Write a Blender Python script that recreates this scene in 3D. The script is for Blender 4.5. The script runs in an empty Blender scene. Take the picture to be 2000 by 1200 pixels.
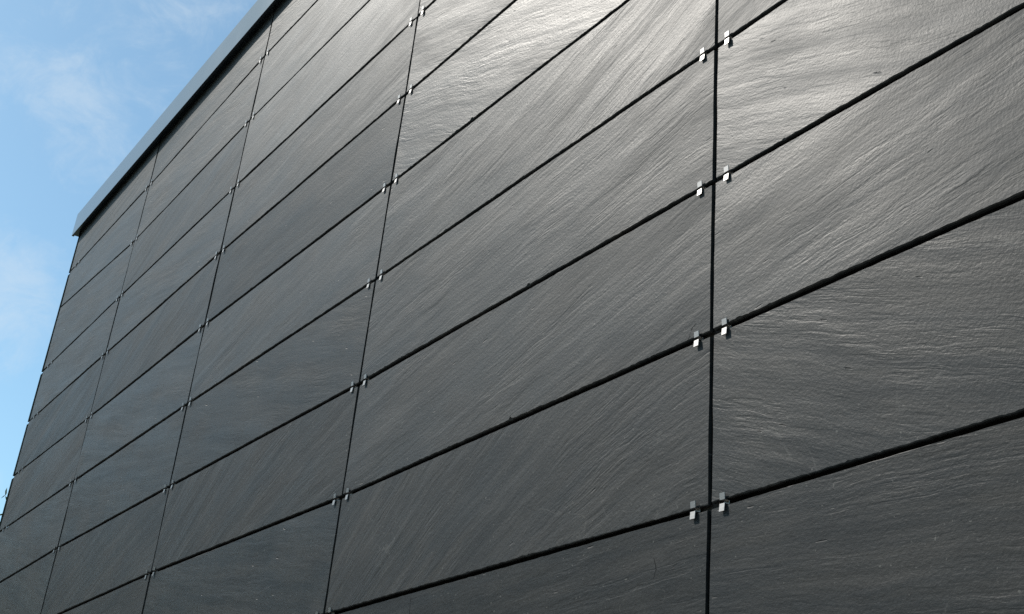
import bpy, math, random
import numpy as np
from mathutils import Matrix, Vector

# ------------------------------------------------------------------ camera
scene = bpy.context.scene
COL = scene.collection
EYE = 6.06                     # height of the cladding's top line above the ground
CAM = (7.1881, -1.7836, EYE - 4.4613)
RIGHT = Vector((0.57382579, 0.81410023, 0.08924557))
DOWN = Vector((-0.31573399, 0.32045345, -0.89309665))
FWD = Vector((-0.75566924, 0.48430404, 0.44092357))
cd = bpy.data.cameras.new('camera')
cd.sensor_width = 36.0
cd.sensor_fit = 'HORIZONTAL'
cd.lens = 36.0 * 2482.3 / 2000.0
cd.clip_start = 0.05
cd.clip_end = 5000.0
cam = bpy.data.objects.new('camera', cd)
m = Matrix.Identity(4)
for i in range(3):
    m[i][0] = RIGHT[i]; m[i][1] = -DOWN[i]; m[i][2] = -FWD[i]; m[i][3] = CAM[i]
cam.matrix_world = m
COL.objects.link(cam)
scene.camera = cam

# ------------------------------------------------------------------ sky and sun
SUN = Vector((-0.560, -0.432, 0.707)).normalized()
SUN_STRENGTH = 5.0
SKY_STRENGTH = 0.15
world = bpy.data.worlds.new('World')
scene.world = world
world.use_nodes = True
wt = world.node_tree
for n in list(wt.nodes):
    wt.nodes.remove(n)


def N(tree, kind, **kw):
    n = tree.nodes.new(kind)
    for k, v in kw.items():
        if k == 'inp':
            for a, b in v.items():
                n.inputs[a].default_value = b
        else:
            setattr(n, k, v)
    return n


def math_node(t, op, a, b=None, c=None, clamp=False):
    n = N(t, 'ShaderNodeMath', operation=op)
    n.use_clamp = clamp
    for i, x in enumerate((a, b, c)):
        if x is None:
            continue
        if isinstance(x, (int, float)):
            n.inputs[i].default_value = x
        else:
            t.links.new(x, n.inputs[i])
    return n.outputs[0]


def vec_node(t, op, a, b=None, out=0):
    n = N(t, 'ShaderNodeVectorMath', operation=op)
    for i, x in enumerate((a, b)):
        if x is None:
            continue
        if isinstance(x, (tuple, list)):
            n.inputs[i].default_value = x
        else:
            t.links.new(x, n.inputs[i])
    return n.outputs[out]


def noise(t, vec, scale, detail=4.0, rough=0.55, distort=0.0, lac=2.0):
    n = N(t, 'ShaderNodeTexNoise', noise_dimensions='3D',
          inp={'Scale': scale, 'Detail': detail, 'Roughness': rough, 'Distortion': distort, 'Lacunarity': lac})
    t.links.new(vec, n.inputs['Vector'])
    return n.outputs['Fac']


def smooth(t, x, lo, hi, a=0.0, b=1.0):
    n = N(t, 'ShaderNodeMapRange', interpolation_type='SMOOTHSTEP')
    for i, y in enumerate((lo, hi, a, b)):
        n.inputs[i + 1].default_value = y
    t.links.new(x, n.inputs[0])
    return n.outputs[0]


def mix(t, fac, a, b):
    n = N(t, 'ShaderNodeMix', data_type='RGBA')
    for i, x in ((0, fac), (6, a), (7, b)):
        if isinstance(x, (int, float, tuple)):
            n.inputs[i].default_value = x
        else:
            t.links.new(x, n.inputs[i])
    return n.outputs[2]


sky = N(wt, 'ShaderNodeTexSky', sky_type='NISHITA', sun_disc=False)
sky.sun_elevation = math.asin(SUN.z)
sky.sun_rotation = math.atan2(SUN.x, SUN.y)
sky.air_density = 1.0
sky.dust_density = 0.8
sky.ozone_density = 1.0
tc = N(wt, 'ShaderNodeTexCoord')
dirv = tc.outputs['Generated']
# thin cirrus drawn out in one direction, the same all over the sky
mp = N(wt, 'ShaderNodeMapping')
mp.inputs['Rotation'].default_value = (math.radians(25), math.radians(-30), math.radians(20))
mp.inputs['Scale'].default_value = (1.0, 2.6, 3.4)
mp.inputs['Location'].default_value = (0.35, 1.9, 0.0)
wt.links.new(dirv, mp.inputs['Vector'])
c1 = noise(wt, mp.outputs[0], 2.1, 7.0, 0.60, 0.6)
c2 = noise(wt, mp.outputs[0], 7.5, 8.0, 0.68, 0.6)
cl = math_node(wt, 'ADD', math_node(wt, 'MULTIPLY', c1, 0.55), math_node(wt, 'MULTIPLY', c2, 0.45))
for d0, sg, am in (((-0.9103, 0.1424, 0.385), 0.040, 0.16), ((-0.852, 0.100, 0.513), 0.040, 0.08), ((-0.843, 0.166, 0.508), 0.045, 0.08),
                   ((-0.776, 0.204, 0.597), 0.030, 0.09), ((-0.93, -0.2, 0.30), 0.09, 0.1), ((-0.70, -0.15, 0.69), 0.10, 0.08)):
    dd = vec_node(wt, 'DISTANCE', dirv, d0, out=1)
    cl = math_node(wt, 'ADD', cl, math_node(wt, 'MULTIPLY', smooth(wt, dd, 0.0, sg * 2, 1.0, 0.0), am))
cfac = math_node(wt, 'MULTIPLY', smooth(wt, cl, 0.50, 0.76), 0.5)
tint = N(wt, 'ShaderNodeMix', data_type='RGBA', blend_type='MULTIPLY')
tint.inputs[0].default_value = 1.0
tint.inputs[7].default_value = (0.88, 1.10, 1.05, 1.0)
wt.links.new(sky.outputs[0], tint.inputs[6])
skyc = mix(wt, cfac, tint.outputs[2], (4.6, 5.3, 5.9, 1.0))
bg = N(wt, 'ShaderNodeBackground')
bg.inputs['Strength'].default_value = SKY_STRENGTH
wo = N(wt, 'ShaderNodeOutputWorld')
wt.links.new(skyc, bg.inputs['Color'])
wt.links.new(bg.outputs[0], wo.inputs['Surface'])

sl = bpy.data.lights.new('sun', 'SUN')
sl.energy = SUN_STRENGTH
sl.angle = math.radians(0.53)
sl.color = (1.0, 0.945, 0.87)
so = bpy.data.objects.new('sun', sl)
so.rotation_euler = SUN.to_track_quat('Z', 'Y').to_euler()
so.location = (0, -10, 20)
COL.objects.link(so)

scene.view_settings.view_transform = 'Standard'
scene.view_settings.look = 'None'
scene.view_settings.gamma = 1.0
scene.view_settings.exposure = 0.0
scene.view_settings.use_curve_mapping = False
scene.cycles.use_denoising = False
scene.cycles.max_bounces = 6
scene.cycles.sample_clamp_indirect = 4.0

rng = random.Random(41)
nr = np.random.default_rng(7)

# ------------------------------------------------------------------ materials


def new_mat(name):
    mt = bpy.data.materials.new(name)
    mt.use_nodes = True
    t = mt.node_tree
    b = t.nodes['Principled BSDF']
    return mt, t, b


def slate_material():
    mt, t, b = new_mat('slate')
    L = t.links
    fl = N(t, 'ShaderNodeAttribute', attribute_type='GEOMETRY', attribute_name='flow').outputs['Vector']
    ti = N(t, 'ShaderNodeAttribute', attribute_type='GEOMETRY', attribute_name='tint').outputs['Vector']
    sep = N(t, 'ShaderNodeSeparateXYZ'); L.new(ti, sep.inputs[0])
    tone, gloss, rag = sep.outputs

    def scaled(v, sx, sy, sz=1.0):
        return vec_node(t, 'MULTIPLY', v, (sx, sy, sz))
    # bend the cleavage lines a little
    w1 = N(t, 'ShaderNodeTexNoise', noise_dimensions='3D', inp={'Scale': 2.2, 'Detail': 3.0, 'Roughness': 0.5})
    L.new(fl, w1.inputs['Vector'])
    wv = vec_node(t, 'MULTIPLY', vec_node(t, 'SUBTRACT', w1.outputs['Color'], (0.5, 0.5, 0.5)), (0.10, 0.06, 0.0))
    p = vec_node(t, 'ADD', fl, wv)
    w2 = N(t, 'ShaderNodeTexNoise', noise_dimensions='3D', inp={'Scale': 17.0, 'Detail': 3.0, 'Roughness': 0.6})
    L.new(p, w2.inputs['Vector'])
    wv2 = vec_node(t, 'MULTIPLY', vec_node(t, 'SUBTRACT', w2.outputs['Color'], (0.5, 0.5, 0.5)), (0.03, 0.006, 0.0))
    q = vec_node(t, 'ADD', p, wv2)

    swell = noise(t, scaled(p, 1.3, 9.0), 1.0, 2.0, 0.45)
    long_ = noise(t, scaled(q, 2.0, 31.0), 1.0, 4.0, 0.5)
    fine = noise(t, scaled(q, 22.0, 105.0), 1.0, 3.0, 0.6)
    grain = noise(t, scaled(fl, 125.0, 150.0), 1.0, 3.0, 0.65)
    # cleft steps: thin flakes broken off along the cleavage
    stepn = noise(t, scaled(q, 2.6, 17.0), 1.0, 4.0, 0.55)
    k = math_node(t, 'MULTIPLY', stepn, 6.0)
    fr = math_node(t, 'FRACT', k)
    flo = math_node(t, 'FLOOR', k)
    steps = math_node(t, 'ADD', flo, smooth(t, fr, 0.70, 1.0))
    gn = noise(t, scaled(q, 2.0, 21.0), 1.0, 5.0, 0.6)
    gmask = smooth(t, noise(t, scaled(p, 3.0, 8.0), 1.0, 2.0, 0.5), 0.42, 0.62)
    groove = math_node(t, 'MULTIPLY', smooth(t, math_node(t, 'ABSOLUTE', math_node(t, 'SUBTRACT', gn, 0.5)), 0.0, 0.07, 1.0, 0.0), gmask)
    patch = smooth(t, noise(t, scaled(p, 2.0, 5.0), 1.0, 3.0, 0.55), 0.45, 0.65)
    # scattered little pits and torn spots
    vo = N(t, 'ShaderNodeTexVoronoi', voronoi_dimensions='3D', feature='F1', inp={'Scale': 1.0, 'Randomness': 1.0})
    pm = N(t, 'ShaderNodeMapping')
    pm.inputs['Rotation'].default_value = (0, 0, math.radians(-24))
    pm.inputs['Scale'].default_value = (17.0, 95.0, 3.0)
    L.new(q, pm.inputs['Vector'])
    L.new(pm.outputs[0], vo.inputs['Vector'])
    sc = N(t, 'ShaderNodeSeparateColor'); L.new(vo.outputs['Color'], sc.inputs[0])
    pit = math_node(t, 'MULTIPLY', smooth(t, vo.outputs['Distance'], 0.05, 0.24, 1.0, 0.0),
                    smooth(t, sc.outputs[0], 0.972, 0.985))

    def acc(*terms):
        r = None
        for x, w in terms:
            y = math_node(t, 'MULTIPLY', x, w)
            r = y if r is None else math_node(t, 'ADD', r, y)
        return r
    # heights in millimetres
    ragk = math_node(t, 'MULTIPLY_ADD', rag, 1.1, 0.35)
    ragp = math_node(t, 'MULTIPLY', ragk, math_node(t, 'MULTIPLY_ADD', patch, 0.45, 0.60))
    hs = math_node(t, 'MULTIPLY', acc((long_, 0.68), (fine, 0.33), (steps, 0.09), (groove, -0.22)), ragp)
    h = math_node(t, 'ADD', hs, acc((swell, 1.2), (grain, 0.36), (pit, -0.75)))
    bu = N(t, 'ShaderNodeBump', inp={'Strength': 1.0, 'Distance': 0.0019})
    L.new(h, bu.inputs['Height'])
    L.new(bu.outputs[0], b.inputs['Normal'])

    # colour: dark grey, with faint bluish and warm bands along the cleavage
    band = noise(t, scaled(q, 1.5, 24.0), 1.0, 5.0, 0.6)
    blot = noise(t, fl, 4.0, 4.0, 0.6)
    cool = (0.020, 0.023, 0.025, 1); warm = (0.036, 0.036, 0.035, 1)
    base = mix(t, smooth(t, math_node(t, 'ADD', math_node(t, 'MULTIPLY', band, 0.65), math_node(t, 'MULTIPLY', blot, 0.35)), 0.36, 0.64), cool, warm)
    speck = noise(t, scaled(fl, 160.0, 190.0), 1.0, 2.0, 0.6)
    val = acc((speck, 0.75), (fine, 0.5), (tone, 0.85))
    base = mix(t, 1.0, base, base)
    hv = N(t, 'ShaderNodeHueSaturation')
    L.new(base, hv.inputs['Color']); L.new(val, hv.inputs['Value'])
    # pale hairline veins in a few places
    vn = noise(t, scaled(p, 1.5, 2.6), 1.0, 3.0, 0.5, 0.3)
    vein = smooth(t, math_node(t, 'ABSOLUTE', math_node(t, 'SUBTRACT', vn, 0.60)), 0.0006, 0.0022, 1.0, 0.0)
    vein = math_node(t, 'MULTIPLY', vein, smooth(t, grain, 0.40, 0.55))
    glint = smooth(t, noise(t, scaled(fl, 120.0, 120.0, 9.0), 1.0, 0.0, 0.5), 0.80, 0.85)
    lightm = math_node(t, 'MAXIMUM', math_node(t, 'MULTIPLY', vein, 0.09), math_node(t, 'MULTIPLY', glint, 0.25))
    col = mix(t, lightm, hv.outputs[0], (0.26, 0.25, 0.23, 1))
    L.new(col, b.inputs['Base Color'])
    ro = acc((fine, 0.10), (patch, 0.05), (band, -0.15), (swell, -0.18), (gloss, 1.0))
    L.new(math_node(t, 'ADD', ro, 0.10), b.inputs['Roughness'])
    b.inputs['IOR'].default_value = 1.5
    L.new(math_node(t, 'MULTIPLY', tone, 0.33), b.inputs['Specular IOR Level'])
    return mt


def plain(name, col, rough, metal=0.0, spec=0.5, var=0.15, scale=30.0, bump=0.0, stretch=(1, 1, 1)):
    mt, t, b = new_mat(name)
    tcn = N(t, 'ShaderNodeTexCoord')
    mpn = N(t, 'ShaderNodeMapping'); mpn.inputs['Scale'].default_value = stretch
    t.links.new(tcn.outputs['Object'], mpn.inputs[0])
    n = noise(t, mpn.outputs[0], scale, 5.0, 0.6)
    lo = tuple(c * (1 - var) for c in col) + (1,)
    hi = tuple(min(1, c * (1 + var)) for c in col) + (1,)
    t.links.new(mix(t, smooth(t, n, 0.3, 0.7), lo, hi), b.inputs['Base Color'])
    t.links.new(math_node(t, 'MULTIPLY_ADD', n, 0.2, rough - 0.1), b.inputs['Roughness'])
    b.inputs['Metallic'].default_value = metal
    b.inputs['Specular IOR Level'].default_value = spec
    if bump:
        bn = N(t, 'ShaderNodeBump', inp={'Strength': 1.0, 'Distance': bump})
        t.links.new(n, bn.inputs['Height']); t.links.new(bn.outputs[0], b.inputs['Normal'])
    return mt


M_SLATE = slate_material()
M_STEEL = plain('brushed_steel', (0.25, 0.245, 0.24), 0.45, 1.0, var=0.06, scale=60, stretch=(1, 1, 12))
M_COPING = plain('coping_metal', (0.095, 0.108, 0.122), 0.20, 1.0, var=0.05, scale=2.0)
M_MEMBRANE = plain('black_membrane', (0.035, 0.032, 0.030), 0.9, spec=0.2)
M_TRIM = plain('black_trim', (0.010, 0.014, 0.014), 1.0, spec=0.0)
M_RENDER = plain('grey_render', (0.16, 0.16, 0.16), 0.9, scale=12, bump=0.003)
M_ROOF = plain('roof_felt', (0.09, 0.09, 0.09), 0.9, scale=20, bump=0.003)
M_CRACK = plain('crack_dark', (0.008, 0.008, 0.009), 0.95, spec=0.1)
M_GROUND = plain('ground_mat', (0.10, 0.11, 0.075), 0.95, var=0.4, scale=1.4, bump=0.02)
M_PAVE = plain('pavement_mat', (0.24, 0.235, 0.22), 0.9, var=0.2, scale=6, bump=0.004)
M_BARK = plain('bark', (0.10, 0.075, 0.05), 0.95, var=0.35, scale=14, bump=0.02)


def leaf_material():
    mt, t, b = new_mat('leaf')
    g = N(t, 'ShaderNodeNewGeometry')
    ramp = mix(t, g.outputs['Random Per Island'], (0.035, 0.065, 0.012, 1), (0.17, 0.20, 0.045, 1))
    t.links.new(ramp, b.inputs['Base Color'])
    b.inputs['Roughness'].default_value = 0.55
    return mt


M_LEAF = leaf_material()

# ------------------------------------------------------------------ helpers


def mesh_obj(name, verts, faces, mat, parent=None, smooth_faces=None):
    me = bpy.data.meshes.new(name)
    me.from_pydata([tuple(map(float, v)) for v in verts], [], [tuple(int(i) for i in f) for f in faces])
    me.materials.append(mat)
    if smooth_faces is not None:
        me.polygons.foreach_set('use_smooth', smooth_faces)
    me.update()
    return link(bpy.data.objects.new(name, me), parent)


def link(o, parent=None):
    COL.objects.link(o)
    if parent is not None:
        o.parent = parent
    return o


def empty(name, loc):
    o = bpy.data.objects.new(name, None)
    o.empty_display_size = 0.3
    o.location = loc
    return link(o)


def tag(o, label=None, category=None, group=None, kind=None):
    for k, v in (('label', label), ('category', category), ('group', group), ('kind', kind)):
        if v:
            o[k] = v
    return o


def box(x0, x1, y0, y1, z0, z1):
    v = [(x, y, z) for z in (z0, z1) for y in (y0, y1) for x in (x0, x1)]
    f = [(0, 2, 3, 1), (4, 5, 7, 6), (0, 1, 5, 4), (2, 6, 7, 3), (0, 4, 6, 2), (1, 3, 7, 5)]
    return v, f


def extrude_x(prof, x0, x1, dz0=0.0, dz1=0.0):
    """closed (y, z) profile pulled along x"""
    n = len(prof)
    v = [(x0, y, z + dz0) for y, z in prof] + [(x1, y, z + dz1) for y, z in prof]
    f = [(i, (i + 1) % n, n + (i + 1) % n, n + i) for i in range(n)]
    f += [tuple(range(n))[::-1], tuple(range(n, 2 * n))]
    return v, f


# ------------------------------------------------------------------ ground
R_ = 1500.0
gv = [(-R_, -R_, 0), (R_, -R_, 0), (R_, R_, 0), (-R_, R_, 0)]
tag(mesh_obj('ground', gv, [(0, 1, 2, 3)], M_GROUND), kind='structure')
pv = [(-5, -4.5, 0.004), (14, -4.5, 0.004), (14, -0.02, 0.004), (-5, -0.02, 0.004)]
tag(mesh_obj('pavement', pv, [(0, 1, 2, 3)], M_PAVE), kind='structure')

# ------------------------------------------------------------------ the slate-clad building
U = 0.4                                    # one course of panels
XE = -3.93 * U                             # left end of the panels
XC = -4.10 * U                            # outer face of the corner
COLS = [XE, 0.0, 4.3017 * U, 8.6965 * U, 13.1237 * U, 17.53 * U, 21.95 * U]
ROWZ = [-0.01, -1.0152, -2.0091, -3.0121, -3.9769, -4.9822, -5.9859, -6.9883, -8.0046, -9.0256,
        -10.03, -11.03, -12.03, -13.03, -14.03, -15.02]
NROW = len(ROWZ)
# how far the joints stray from a perfect grid (mm), measured per crossing
DX = {1: {0: 20, 1: 25, 2: 8, 3: -2, 4: -6, 5: -4, 6: 4, 7: 18, 8: 18},
      2: {0: 1, 1: 1, 2: -9, 3: -17, 4: -23, 5: -26, 6: -27, 7: -25, 8: -21, 9: -18},
      3: {0: 15, 1: 15, 2: 15, 3: 15, 4: 15, 5: 9, 6: 4, 7: 2, 8: 2, 9: 4},
      4: {0: -6, 1: -6, 2: -6, 3: -6, 4: -6, 5: -6, 6: -6, 7: -2, 8: 2, 9: 6, 10: 6}}
DZ = {0: {1: -24, 2: 80, 3: -18, 4: -10, 5: -2, 6: 4},
      1: {1: -20, 2: -16, 3: -1, 4: 3, 5: -2, 6: 7, 7: 17, 8: 10},
      2: {1: 20, 2: 11, 3: 6, 4: 14, 5: 16, 6: 8, 7: 6, 8: 15, 9: 8},
      3: {1: -20, 2: -10, 3: -8, 4: -4, 5: -3, 6: -6, 7: -13, 8: -14, 9: 0},
      4: {3: -12, 4: -14, 5: -6, 6: 5, 7: -1, 8: -1, 9: -2},
      5: {5: 4, 6: 8, 7: 8, 8: 10, 9: 14}}


def corner(c, r):
    return (COLS[c] + DX.get(c, {}).get(r, 0) * 0.001,
            EYE + ROWZ[r] * U + DZ.get(c, {}).get(r, 0) * 0.001)


GH, GV, TH = 0.0136, 0.0135, 0.011         # joint heights and widths, slate thickness

B = tag(empty('slate_clad_building', (COLS[2], 0.0, 0.0)),
        'dark building clad in large slate panels held by small steel clips', 'building')
BX = COLS[2]


def part(name, vf, mat, parent=B, smooth_faces=None):
    v, f = vf
    v = [(a - BX, b_, c) for a, b_, c in v]
    return mesh_obj(name, v, f, mat, parent, smooth_faces)


XR = COLS[-1] + 0.02
part('wall', box(XE + 0.10, XR - 0.1, 0.055, 6.0, 0.0, EYE + 0.05), M_MEMBRANE)
part('roof', box(XC - 0.02, XR, 0.0, 6.08, EYE + 0.052, EYE + 0.062), M_ROOF)

# --- coping: folded sheet with a drip edge, falling slightly to the left
def zc(x):
    return EYE + (-0.275 + 0.0085 * (x / U)) * U
prof = [(-0.046, 0.0), (-0.046, 0.185), (-0.042, 0.191), (0.38, 0.205), (0.38, 0.13), (0.005, 0.12),
        (0.005, 0.012), (-0.030, 0.010), (-0.030, 0.0)]
part('coping', extrude_x(prof, XC - 0.006, XR + 0.02, zc(XC), zc(XR)), M_COPING)
# the same coping turns the corner along the side wall
n_ = len(prof)
sv = [(XC - 0.006 - 0.02, 0.384, 0)]
sx = XC - 0.006
side = [(sx + 0.001, 0.0), (sx + 0.001, 0.187), (sx + 0.35, 0.199), (sx + 0.35, 0.13), (sx + 0.03, 0.12), (sx + 0.03, 0.0)]
v = [(x, 0.385, z + zc(XC)) for x, z in side] + [(x, 6.1, z + zc(XC)) for x, z in side]
k = len(side)
f = [(i, k + i, k + (i + 1) % k, (i + 1) % k) for i in range(k)] + [tuple(range(k)), tuple(range(k, 2 * k))[::-1]]
part('coping', (v, f), M_COPING)

# --- upright rails behind the open joints
for c in range(1, len(COLS)):
    x = COLS[c]
    part('rail', box(x - 0.05, x + 0.05, TH + 0.006, 0.05, 0.05, EYE - 0.02), M_MEMBRANE)

# --- black trim down the free end of the wall, one length per course, open at the joints
cuts = [r for r in range(1, NROW) if r != 2]
top = EYE - 0.02
for r in cuts:
    zj = corner(0, r)[1]
    lo = zj + 0.0115
    part('corner_trim', box(XC, XE + 0.004, 0.003, 0.034, lo, top), M_TRIM)
    top = zj - 0.0115

# --- slate on the side wall
sp_v, sp_f = box(-0.006, 0.006, -1.48, 1.48, -0.19, 0.19)
sp_me = bpy.data.meshes.new('side_slate_panel')
sp_me.from_pydata(sp_v, [], sp_f)
sp_me.materials.append(M_SLATE)
at = sp_me.attributes.new('flow', 'FLOAT_VECTOR', 'POINT')
for i, vv in enumerate(sp_v):
    at.data[i].vector = (vv[1], vv[2], 77.0)
at = sp_me.attributes.new('tint', 'FLOAT_VECTOR', 'POINT')
for i in range(8):
    at.data[i].vector = (0.45, 0.5, 0.5)
for r in range(NROW - 1):
    for yy in (1.55, 4.53):
        o = bpy.data.objects.new('side_slate_panel', sp_me)
        o.location = (XC + 0.007 - BX, yy, (corner(0, r)[1] + corner(0, r + 1)[1]) / 2 if r not in (1, 2) else EYE - (1.5 if r == 1 else 2.5) * U)
        link(o, B)

# --- the slate panels of the front


def noise1(n, step, amp, seed):
    """smooth 1-D value noise sampled at n stations"""
    g = np.random.default_rng(seed)
    kk = max(2, int(n / step) + 2)
    return np.interp(np.linspace(0, kk - 1, n), np.arange(kk), g.uniform(-1, 1, kk)) * amp


def smooth2(nx, nz, cx, cz, amp, seed):
    g = np.random.default_rng(seed)
    a = g.uniform(-1, 1, (cz + 1, cx + 1))
    xi = np.linspace(0, cx - 1e-6, nx); zi = np.linspace(0, cz - 1e-6, nz)
    x0 = xi.astype(int); z0 = zi.astype(int)
    fx = xi - x0; fz = zi - z0
    fx = fx * fx * (3 - 2 * fx); fz = (fz * fz * (3 - 2 * fz))[:, None]
    return amp * ((a[z0][:, x0] * (1 - fx) + a[z0][:, x0 + 1] * fx) * (1 - fz)
                  + (a[z0 + 1][:, x0] * (1 - fx) + a[z0 + 1][:, x0 + 1] * fx) * fz)


# (column, course): grain angle in degrees, fan, bend, raggedness, tone
LOOK = {(4, 5): (9, 0.05, 0.02, 0.75, .54), (4, 6): (-14, 0.10, 0.02, 0.65, .55), (4, 7): (6, -0.10, 0.03, 0.55, .52),
        (4, 8): (-13, 0.05, -0.04, 0.52, .47), (4, 9): (-5, 0.15, 0.05, 0.55, .44), (4, 10): (4, 0, 0, 0.5, .45),
        (3, 2): (-10, 0, 0, .8, .55), (3, 3): (-13, 0.1, 0, 0.7, .52), (3, 4): (-14, 0.15, 0.03, 0.75, .5),
        (3, 5): (12, -0.30, -0.03, 0.85, .5), (3, 6): (7, 0.10, -0.02, 0.75, .5), (3, 7): (9, 0.05, -0.02, 0.6, .5),
        (3, 8): (21, 0.25, 0.10, 0.75, .47), (3, 9): (2, 0, 0, 0.3, .42),
        (2, 1): (6, 0, 0, .5, .55), (2, 2): (8, 0, 0, .5, .56), (2, 3): (5, 0, 0, .45, .48), (2, 4): (2, 0, .02, .3, .43),
        (2, 5): (8, .1, .02, .45, .5), (2, 6): (-10, 0, .02, .35, .46), (2, 7): (20, .35, .08, .75, .46), (2, 8): (-8, .1, 0, .3, .46),
        (1, 1): (-4, 0, 0, .5, .52), (1, 2): (14, 0, 0, .45, .46), (1, 3): (-6, 0, 0, .35, .5), (1, 4): (17, .1, 0, .5, .43),
        (1, 5): (-9, 0, 0, .35, .5), (1, 6): (-7, 0, 0, .3, .48), (1, 7): (16, .2, .05, .5, .45)}
panels = {}
fronts = {}
for c in range(len(COLS) - 1):
    for r in range(NROW - 1):
        (xa, za), (xb, zb) = corner(c, r), corner(c + 1, r)             # top left, top right
        (xd, zd), (xe, ze) = corner(c, r + 1), corner(c + 1, r + 1)     # bottom left, bottom right
        gl = 0.0 if c == 0 else (0.0082 if c <= 2 else GV / 2)
        gr_ = 0.0082 if c <= 1 else GV / 2
        near = c >= 3
        W = xb - xa
        nx = int(W / (0.007 if near else 0.013 if c == 2 else 0.022)) + 2
        nz = 10
        seed = c * 100 + r
        g = np.random.default_rng(seed + 5)
        s = np.linspace(0, 1, nx)
        top_z = (za + (zb - za) * s) - GH / 2 + noise1(nx, 3, 0.0005, seed + 1) + noise1(nx, 40, 0.0006, seed + 2)
        bot_z = (zd + (ze - zd) * s) + GH / 2 + noise1(nx, 1.6, 0.0012, seed + 3) + noise1(nx, 50, 0.0010, seed + 4)
        # chips torn out of the front lower arris
        chip = np.abs(noise1(nx, 2.2, 0.0013, seed + 9))
        for _ in range(g.integers(3, 9) if near else g.integers(0, 3)):
            i0 = g.integers(4, nx - 4); wd = g.integers(1, 4)
            chip[i0:i0 + (min(wd, 2) if near else 1)] += g.uniform(0.0012, 0.0036 if near else .002) * (1 if g.uniform() < .85 else 1.7)
        tchip = np.abs(noise1(nx, 2.2, 0.0006, seed + 10))
        t_ = np.linspace(0, 1, nz)[:, None]
        Zf = (top_z - 0.0010 - tchip) * (1 - t_) + (bot_z + 0.0016 + chip) * t_
        und = smooth2(nx, nz, max(2, int(W * 4)), 3, 0.0009, seed + 11) + smooth2(nx, nz, max(3, int(W * 14)), 5, 0.00035, seed + 12)
        xl = xa + gl + ((xd - xa)) * t_
        xr = xb - gr_ + ((xe - xb)) * t_
        ej = 0.0007
        xl = xl + noise1(nz, 1, ej, seed + 13)[:, None]; xr = xr + noise1(nz, 1, ej, seed + 14)[:, None]
        Xf = xl + (xr - xl) * s[None, :]
        rows_x = [Xf[0], Xf[0]] + [Xf[j] for j in range(nz)] + [Xf[-1], Xf[-1]]
        off_y = g.uniform(-0.0006, 0.0006) + (s[None, :] - .5) * g.uniform(-.0018, .0018) + (t_ - .5) * g.uniform(-.0016, .0016)
        rows_y = [np.full(nx, TH), np.full(nx, 0.0022)] + [und[j] + off_y[j] for j in range(nz)] + [0.0026 + chip * .35, np.full(nx, TH)]
        rows_z = [top_z, top_z] + [Zf[j] for j in range(nz)] + [bot_z, bot_z + noise1(nx, 2, .0006, seed + 20)]
        Xs, Ys, Zs = np.array(rows_x), np.array(rows_y), np.array(rows_z)
        nrw = Xs.shape[0]
        cxm, czm = (xa + xb + xd + xe) / 4, (za + zb + zd + ze) / 4
        V = np.stack([Xs - cxm, Ys, Zs - czm], -1).reshape(-1, 3)
        idx = np.arange(nrw * nx).reshape(nrw, nx)
        F = []
        SM = []
        for j in range(nrw):
            j2 = (j + 1) % nrw
            q = np.stack([idx[j, :-1], idx[j2, :-1], idx[j2, 1:], idx[j, 1:]], -1)
            F += q.tolist()
            SM += [2 <= j <= nrw - 4] * (nx - 1)
        F.append(idx[:, 0].tolist()[::-1]); F.append(idx[:, -1].tolist()); SM += [False, False]
        me = bpy.data.meshes.new('slate_panel')
        me.from_pydata(V.tolist(), [], F)
        me.polygons.foreach_set('use_smooth', SM)
        ev = np.empty(len(me.edges) * 2, np.int32); me.edges.foreach_get('vertices', ev); ev = ev.reshape(-1, 2)
        er, ec = ev // nx, ev % nx
        hard = np.zeros(len(ev), bool)
        for rr in (0, 1, 2, nrw - 3, nrw - 2, nrw - 1):
            hard |= (er[:, 0] == rr) & (er[:, 1] == rr)
        for cc in (0, nx - 1):
            hard |= (ec[:, 0] == cc) & (ec[:, 1] == cc)
        ha = me.attributes.get('sharp_edge') or me.attributes.new('sharp_edge', 'BOOLEAN', 'EDGE')
        ha.data.foreach_set('value', hard)
        me.materials.append(M_SLATE)
        th, fan, bend, rag, tone = LOOK.get((c, r), (g.uniform(-14, 18), g.uniform(-.15, .25), g.uniform(-.04, .05), g.uniform(.35, .7), g.uniform(.43, .54)))
        tone = .5 + (tone - .48) * (2.6 if c >= 2 else 1.2)
        a = math.radians(th * 1.4)
        x, z = V[:, 0], V[:, 2]
        u = x * math.cos(a) + z * math.sin(a)
        vv = -x * math.sin(a) + z * math.cos(a)
        vv = vv / (1 + np.clip(fan * u, -.6, 2)) + bend * u * u
        fl = np.stack([u + seed * .37, vv, np.full(len(x), seed * 3.17)], -1).astype(np.float32)
        at = me.attributes.new('flow', 'FLOAT_VECTOR', 'POINT'); at.data.foreach_set('vector', fl.ravel())
        gls = 0.495 + g.uniform(-.04, .04) * (1 if c >= 2 else .4) + (rag - .5) * .05
        ti = np.tile(np.array([tone, gls, rag], np.float32), (len(x), 1))
        at = me.attributes.new('tint', 'FLOAT_VECTOR', 'POINT'); at.data.foreach_set('vector', ti.ravel())
        me.update()
        o = bpy.data.objects.new('slate_panel', me)
        o.location = (cxm - BX, 0, czm)
        panels[c, r] = link(o, B)
        fronts[c, r] = V

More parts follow.
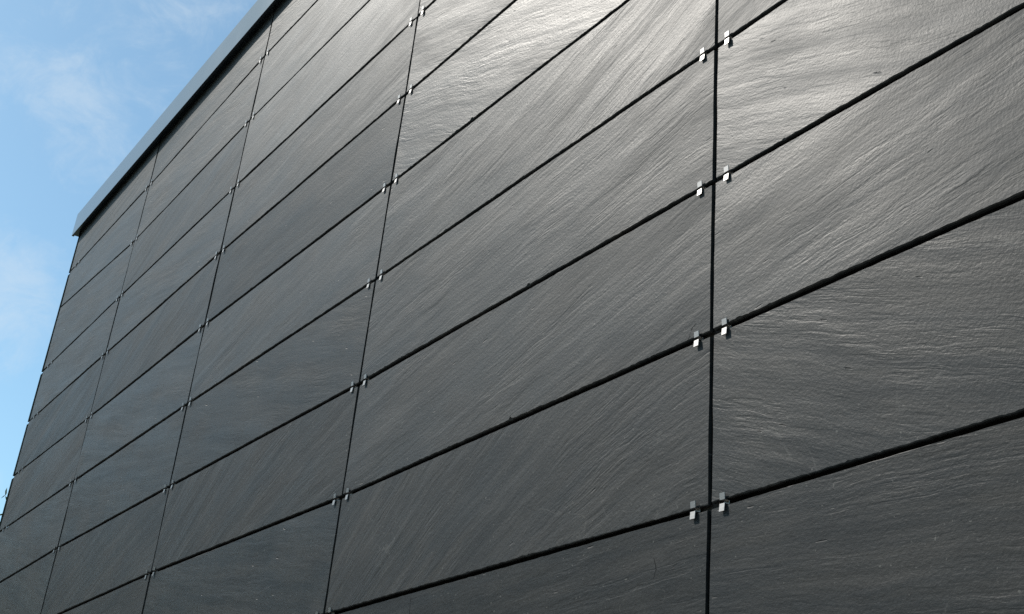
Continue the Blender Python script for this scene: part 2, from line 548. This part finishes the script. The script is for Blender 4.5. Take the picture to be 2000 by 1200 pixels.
# --- clips: bent steel strips that grip the panel above and the panel below
h = GH / 2
t0 = 0.0024
prof = [(-0.0056, h + 0.0120), (-0.0042, h - t0), (0.0090, h - t0), (0.0090, -h + t0 + .001), (-0.0042, -h + t0 + .001),
        (-0.0056, -h - 0.0132), (-0.0056 + t0, -h - 0.0132), (-0.0042 + t0, -h), (0.0090 + t0, -h), (0.0090 + t0, h),
        (-0.0042 + t0, h), (-0.0056 + t0, h + 0.0120)]
v, f = extrude_x(prof, -0.0080, 0.0080)
clip_me = bpy.data.meshes.new('panel_clip')
import bmesh
bm = bmesh.new()
bv = [bm.verts.new(p) for p in v]
for q in f:
    bm.faces.new([bv[i] for i in q])
bmesh.ops.recalc_face_normals(bm, faces=bm.faces)
ed = [e for e in bm.edges if abs(e.verts[0].co.x - e.verts[1].co.x) < 1e-6]
bmesh.ops.bevel(bm, geom=ed, offset=0.0005, segments=1, affect='EDGES')
bm.to_mesh(clip_me); bm.free()
clip_me.materials.append(M_STEEL)


def clip_at(x, z, size=1.0):
    o = bpy.data.objects.new('panel_clip', clip_me)
    o.location = (x - BX + rng.uniform(-.0015, .0015), -0.0006, z + rng.uniform(-.0006, .0006))
    o.rotation_euler = (0, rng.gauss(0, .015), 0)
    o.scale = (size, 1, size * rng.uniform(.95, 1.06))
    link(o, B)


for r in range(1, 13):
    for c in range(1, len(COLS) - 1):
        x, z = corner(c, r)
        for s in (-1, 1):
            sp = 0.0455 if c >= 3 else 0.047
            x2, z2 = corner(c + s, r)
            zz = z + (z2 - z) * (sp / abs(x2 - x))
            clip_at(x + s * sp, zz)
    if r != 2:                              # the free end has its own pair, with no joint between
        x, z = corner(0, r); x2, z2 = corner(1, r)
        for xx in (-3.62, -3.41):
            clip_at(xx * U, z + (z2 - z) * ((xx * U - x) / (x2 - x)), 0.8)

# --- hairline cracks in three panels
def crack(c, r, pts, w):
    o = panels[c, r]
    ox, oz = o.location.x + BX, o.location.z
    g = random.Random(c * 31 + r)
    dense = []
    for (x0, z0), (x1, z1) in zip(pts[:-1], pts[1:]):
        for i in range(6):
            s = i / 6
            dense.append((x0 + (x1 - x0) * s + g.uniform(-.0012, .0012), z0 + (z1 - z0) * s))
    dense.append(pts[-1])
    v, f = [], []
    n = len(dense)
    FV = fronts[c, r]
    for i, (x, z) in enumerate(dense):
        yy = FV[np.argmin((FV[:, 0] - (x - ox)) ** 2 + (FV[:, 2] - (z - oz)) ** 2 + 50 * np.maximum(FV[:, 1] - .003, 0)), 1] - 0.0002
        ww = w * (0.25 + 0.75 * math.sin(math.pi * min(1, (i + .6) / n)))
        for dx in (-ww, ww):
            v.append((x + dx - ox, yy, z - oz))
        for dx in (-ww, ww):
            v.append((x + dx - ox, yy + 0.0015, z - oz))
        if i:
            b0, b1 = 4 * (i - 1), 4 * i
            f += [(b0, b0 + 1, b1 + 1, b1), (b0 + 1, b0 + 3, b1 + 3, b1 + 1), (b0, b1, b1 + 2, b0 + 2)]
    mesh_obj('crack', v, f, M_CRACK, o)


def zt(zrel):
    return EYE + zrel
crack(3, 7, [(5.1690, zt(-3.195)), (5.1760, zt(-3.187)), (5.1836, zt(-3.168)), (5.1987, zt(-3.160))], 0.0008)
crack(3, 9, [(5.0816, zt(-3.6941)), (5.0900, zt(-3.7207)), (5.0827, zt(-3.7399))], 0.0008)
crack(3, 9, [(4.0282, zt(-3.6311)), (4.0311, zt(-3.6781)), (4.0280, zt(-3.75))], 0.0008)

# ------------------------------------------------------------------ tree beyond the corner
def make_tree(loc, height, spread, seed):
    g = np.random.default_rng(seed)
    T = tag(empty('broadleaf_tree', loc), 'leafy green tree just showing past the lower left edge of the slate wall', 'tree')
    v, f = [], []

    def limb(p0, p1, r0, r1, bendv, seg=7, sides=7):
        p0, p1 = Vector(p0), Vector(p1)
        base = len(v)
        for i in range(seg + 1):
            s = i / seg
            c = p0.lerp(p1, s) + Vector(bendv) * math.sin(math.pi * s)
            d = (p1 - p0).normalized()
            a = d.orthogonal().normalized(); b_ = d.cross(a)
            rr = r0 + (r1 - r0) * s
            for k_ in range(sides):
                an = 2 * math.pi * k_ / sides
                v.append(tuple(c + (a * math.cos(an) + b_ * math.sin(an)) * rr))
        for i in range(seg):
            for k_ in range(sides):
                k2 = (k_ + 1) % sides
                f.append((base + i * sides + k_, base + i * sides + k2, base + (i + 1) * sides + k2, base + (i + 1) * sides + k_))
    limb((0, 0, 0), (0.1, -.05, height * .62), .19, .09, (.12, .05, 0), 10, 10)
    tips = [(0.1, -.05, height * .8)]
    limb((0.1, -.05, height * .6), tips[0], .09, .03, (0, .05, 0))
    for i in range(11):
        an = i * 2.4; z0 = height * g.uniform(.28, .6); rr = spread * g.uniform(.45, .85)
        p1 = (rr * math.cos(an), rr * math.sin(an), z0 + height * g.uniform(.12, .3))
        limb((0.05, 0, z0), p1, .055, .015, (0, 0, -.15)); tips.append(p1)
    mesh_obj('trunk', v, f, M_BARK, T)
    # crown: leaf blades gathered in clumps
    cl = []
    for p in tips:
        for _ in range(13):
            d = g.normal(size=3) * np.array([.42, .42, .34]) * spread * .5
            cl.append(np.array(p) + d)
    LV, LF = [], []
    for c0 in cl:
        if c0[2] > height - .25:
            c0[2] = height - .25 - g.uniform(0, .4)
        nl = g.integers(60, 130)
        P = c0 + g.normal(size=(nl, 3)) * np.array([.26, .26, .19])
        for p in P:
            a = g.normal(size=3); a /= np.linalg.norm(a)
            b_ = np.cross(a, g.normal(size=3)); b_ /= np.linalg.norm(b_)
            L_ = g.uniform(.05, .10); w_ = L_ * .45
            i0 = len(LV)
            LV += [p - a * L_, p - b_ * w_ + a * .1 * L_, p + a * L_, p + b_ * w_ + a * .1 * L_]
            LF.append((i0, i0 + 1, i0 + 2, i0 + 3))
    mesh_obj('crown', LV, LF, M_LEAF, T)
    return T


td = Vector((-0.9506, 0.1908, 0.245)).normalized()
hd = Vector((td.x, td.y, 0)).normalized()
D = 24.0
sidev = Vector((-hd.y, hd.x, 0))
tp = Vector(CAM) + hd * D
make_tree((tp.x, tp.y - 0.9, 0.0), CAM[2] + D * 0.2515 - .05, 3.0, 3)


# ------------------------------------------------------------------ belt of trees added out of view on the left, to darken wall reflections
def added_woodland():
    g = np.random.default_rng(12)
    TV, TF, LV, LF = [], [], [], []
    spots = []
    for i in range(17):
        x = -11 - g.uniform(0, 7) + i * .45
        y = -3.4 - i * 1.35 + g.uniform(-.6, .6)
        spots.append((x, y, g.uniform(7.0, 9.5)))
    for x, y, hgt in spots:
        b0 = len(TV)
        for zz, rr in ((0, .2), (hgt * .3, .15), (hgt * .6, .09), (hgt * .85, .03)):
            for k_ in range(7):
                an = 2 * math.pi * k_ / 7
                TV.append((x + rr * math.cos(an) + .03 * zz * math.sin(x), y + rr * math.sin(an), zz))
        for i in range(3):
            for k_ in range(7):
                k2 = (k_ + 1) % 7
                TF.append((b0 + i * 7 + k_, b0 + i * 7 + k2, b0 + i * 7 + 7 + k2, b0 + i * 7 + 7 + k_))
        for _ in range(60):
            d = g.normal(size=3); d /= np.linalg.norm(d)
            rad = g.uniform(.35, 1.0) ** .6
            c0 = np.array([x, y, hgt * .55]) + d * rad * np.array([1.7, 1.7, hgt * .42])
            P = c0 + g.normal(size=(55, 3)) * .33
            A = g.normal(size=(55, 3)); A /= np.linalg.norm(A, axis=1)[:, None]
            Bv = np.cross(A, g.normal(size=(55, 3))); Bv /= np.linalg.norm(Bv, axis=1)[:, None]
            for p, a, b_ in zip(P, A, Bv):
                L_ = g.uniform(.08, .17); i0 = len(LV)
                LV.extend([p - a * L_, p - b_ * L_ * .5, p + a * L_, p + b_ * L_ * .5])
                LF.append((i0, i0 + 1, i0 + 2, i0 + 3))
    n0 = len(TV)
    V_ = TV + [tuple(q) for q in LV]
    F_ = TF + [tuple(i + n0 for i in f_) for f_ in LF]
    o = mesh_obj('added_woodland', V_, F_, M_BARK)
    o.data.materials.append(M_LEAF)
    mi = np.zeros(len(F_), np.int32); mi[len(TF):] = 1
    o.data.polygons.foreach_set('material_index', mi)
    tag(o, 'belt of leafy trees added out of view on the left to darken the wall reflections', 'added_woodland', kind='stuff')


added_woodland()
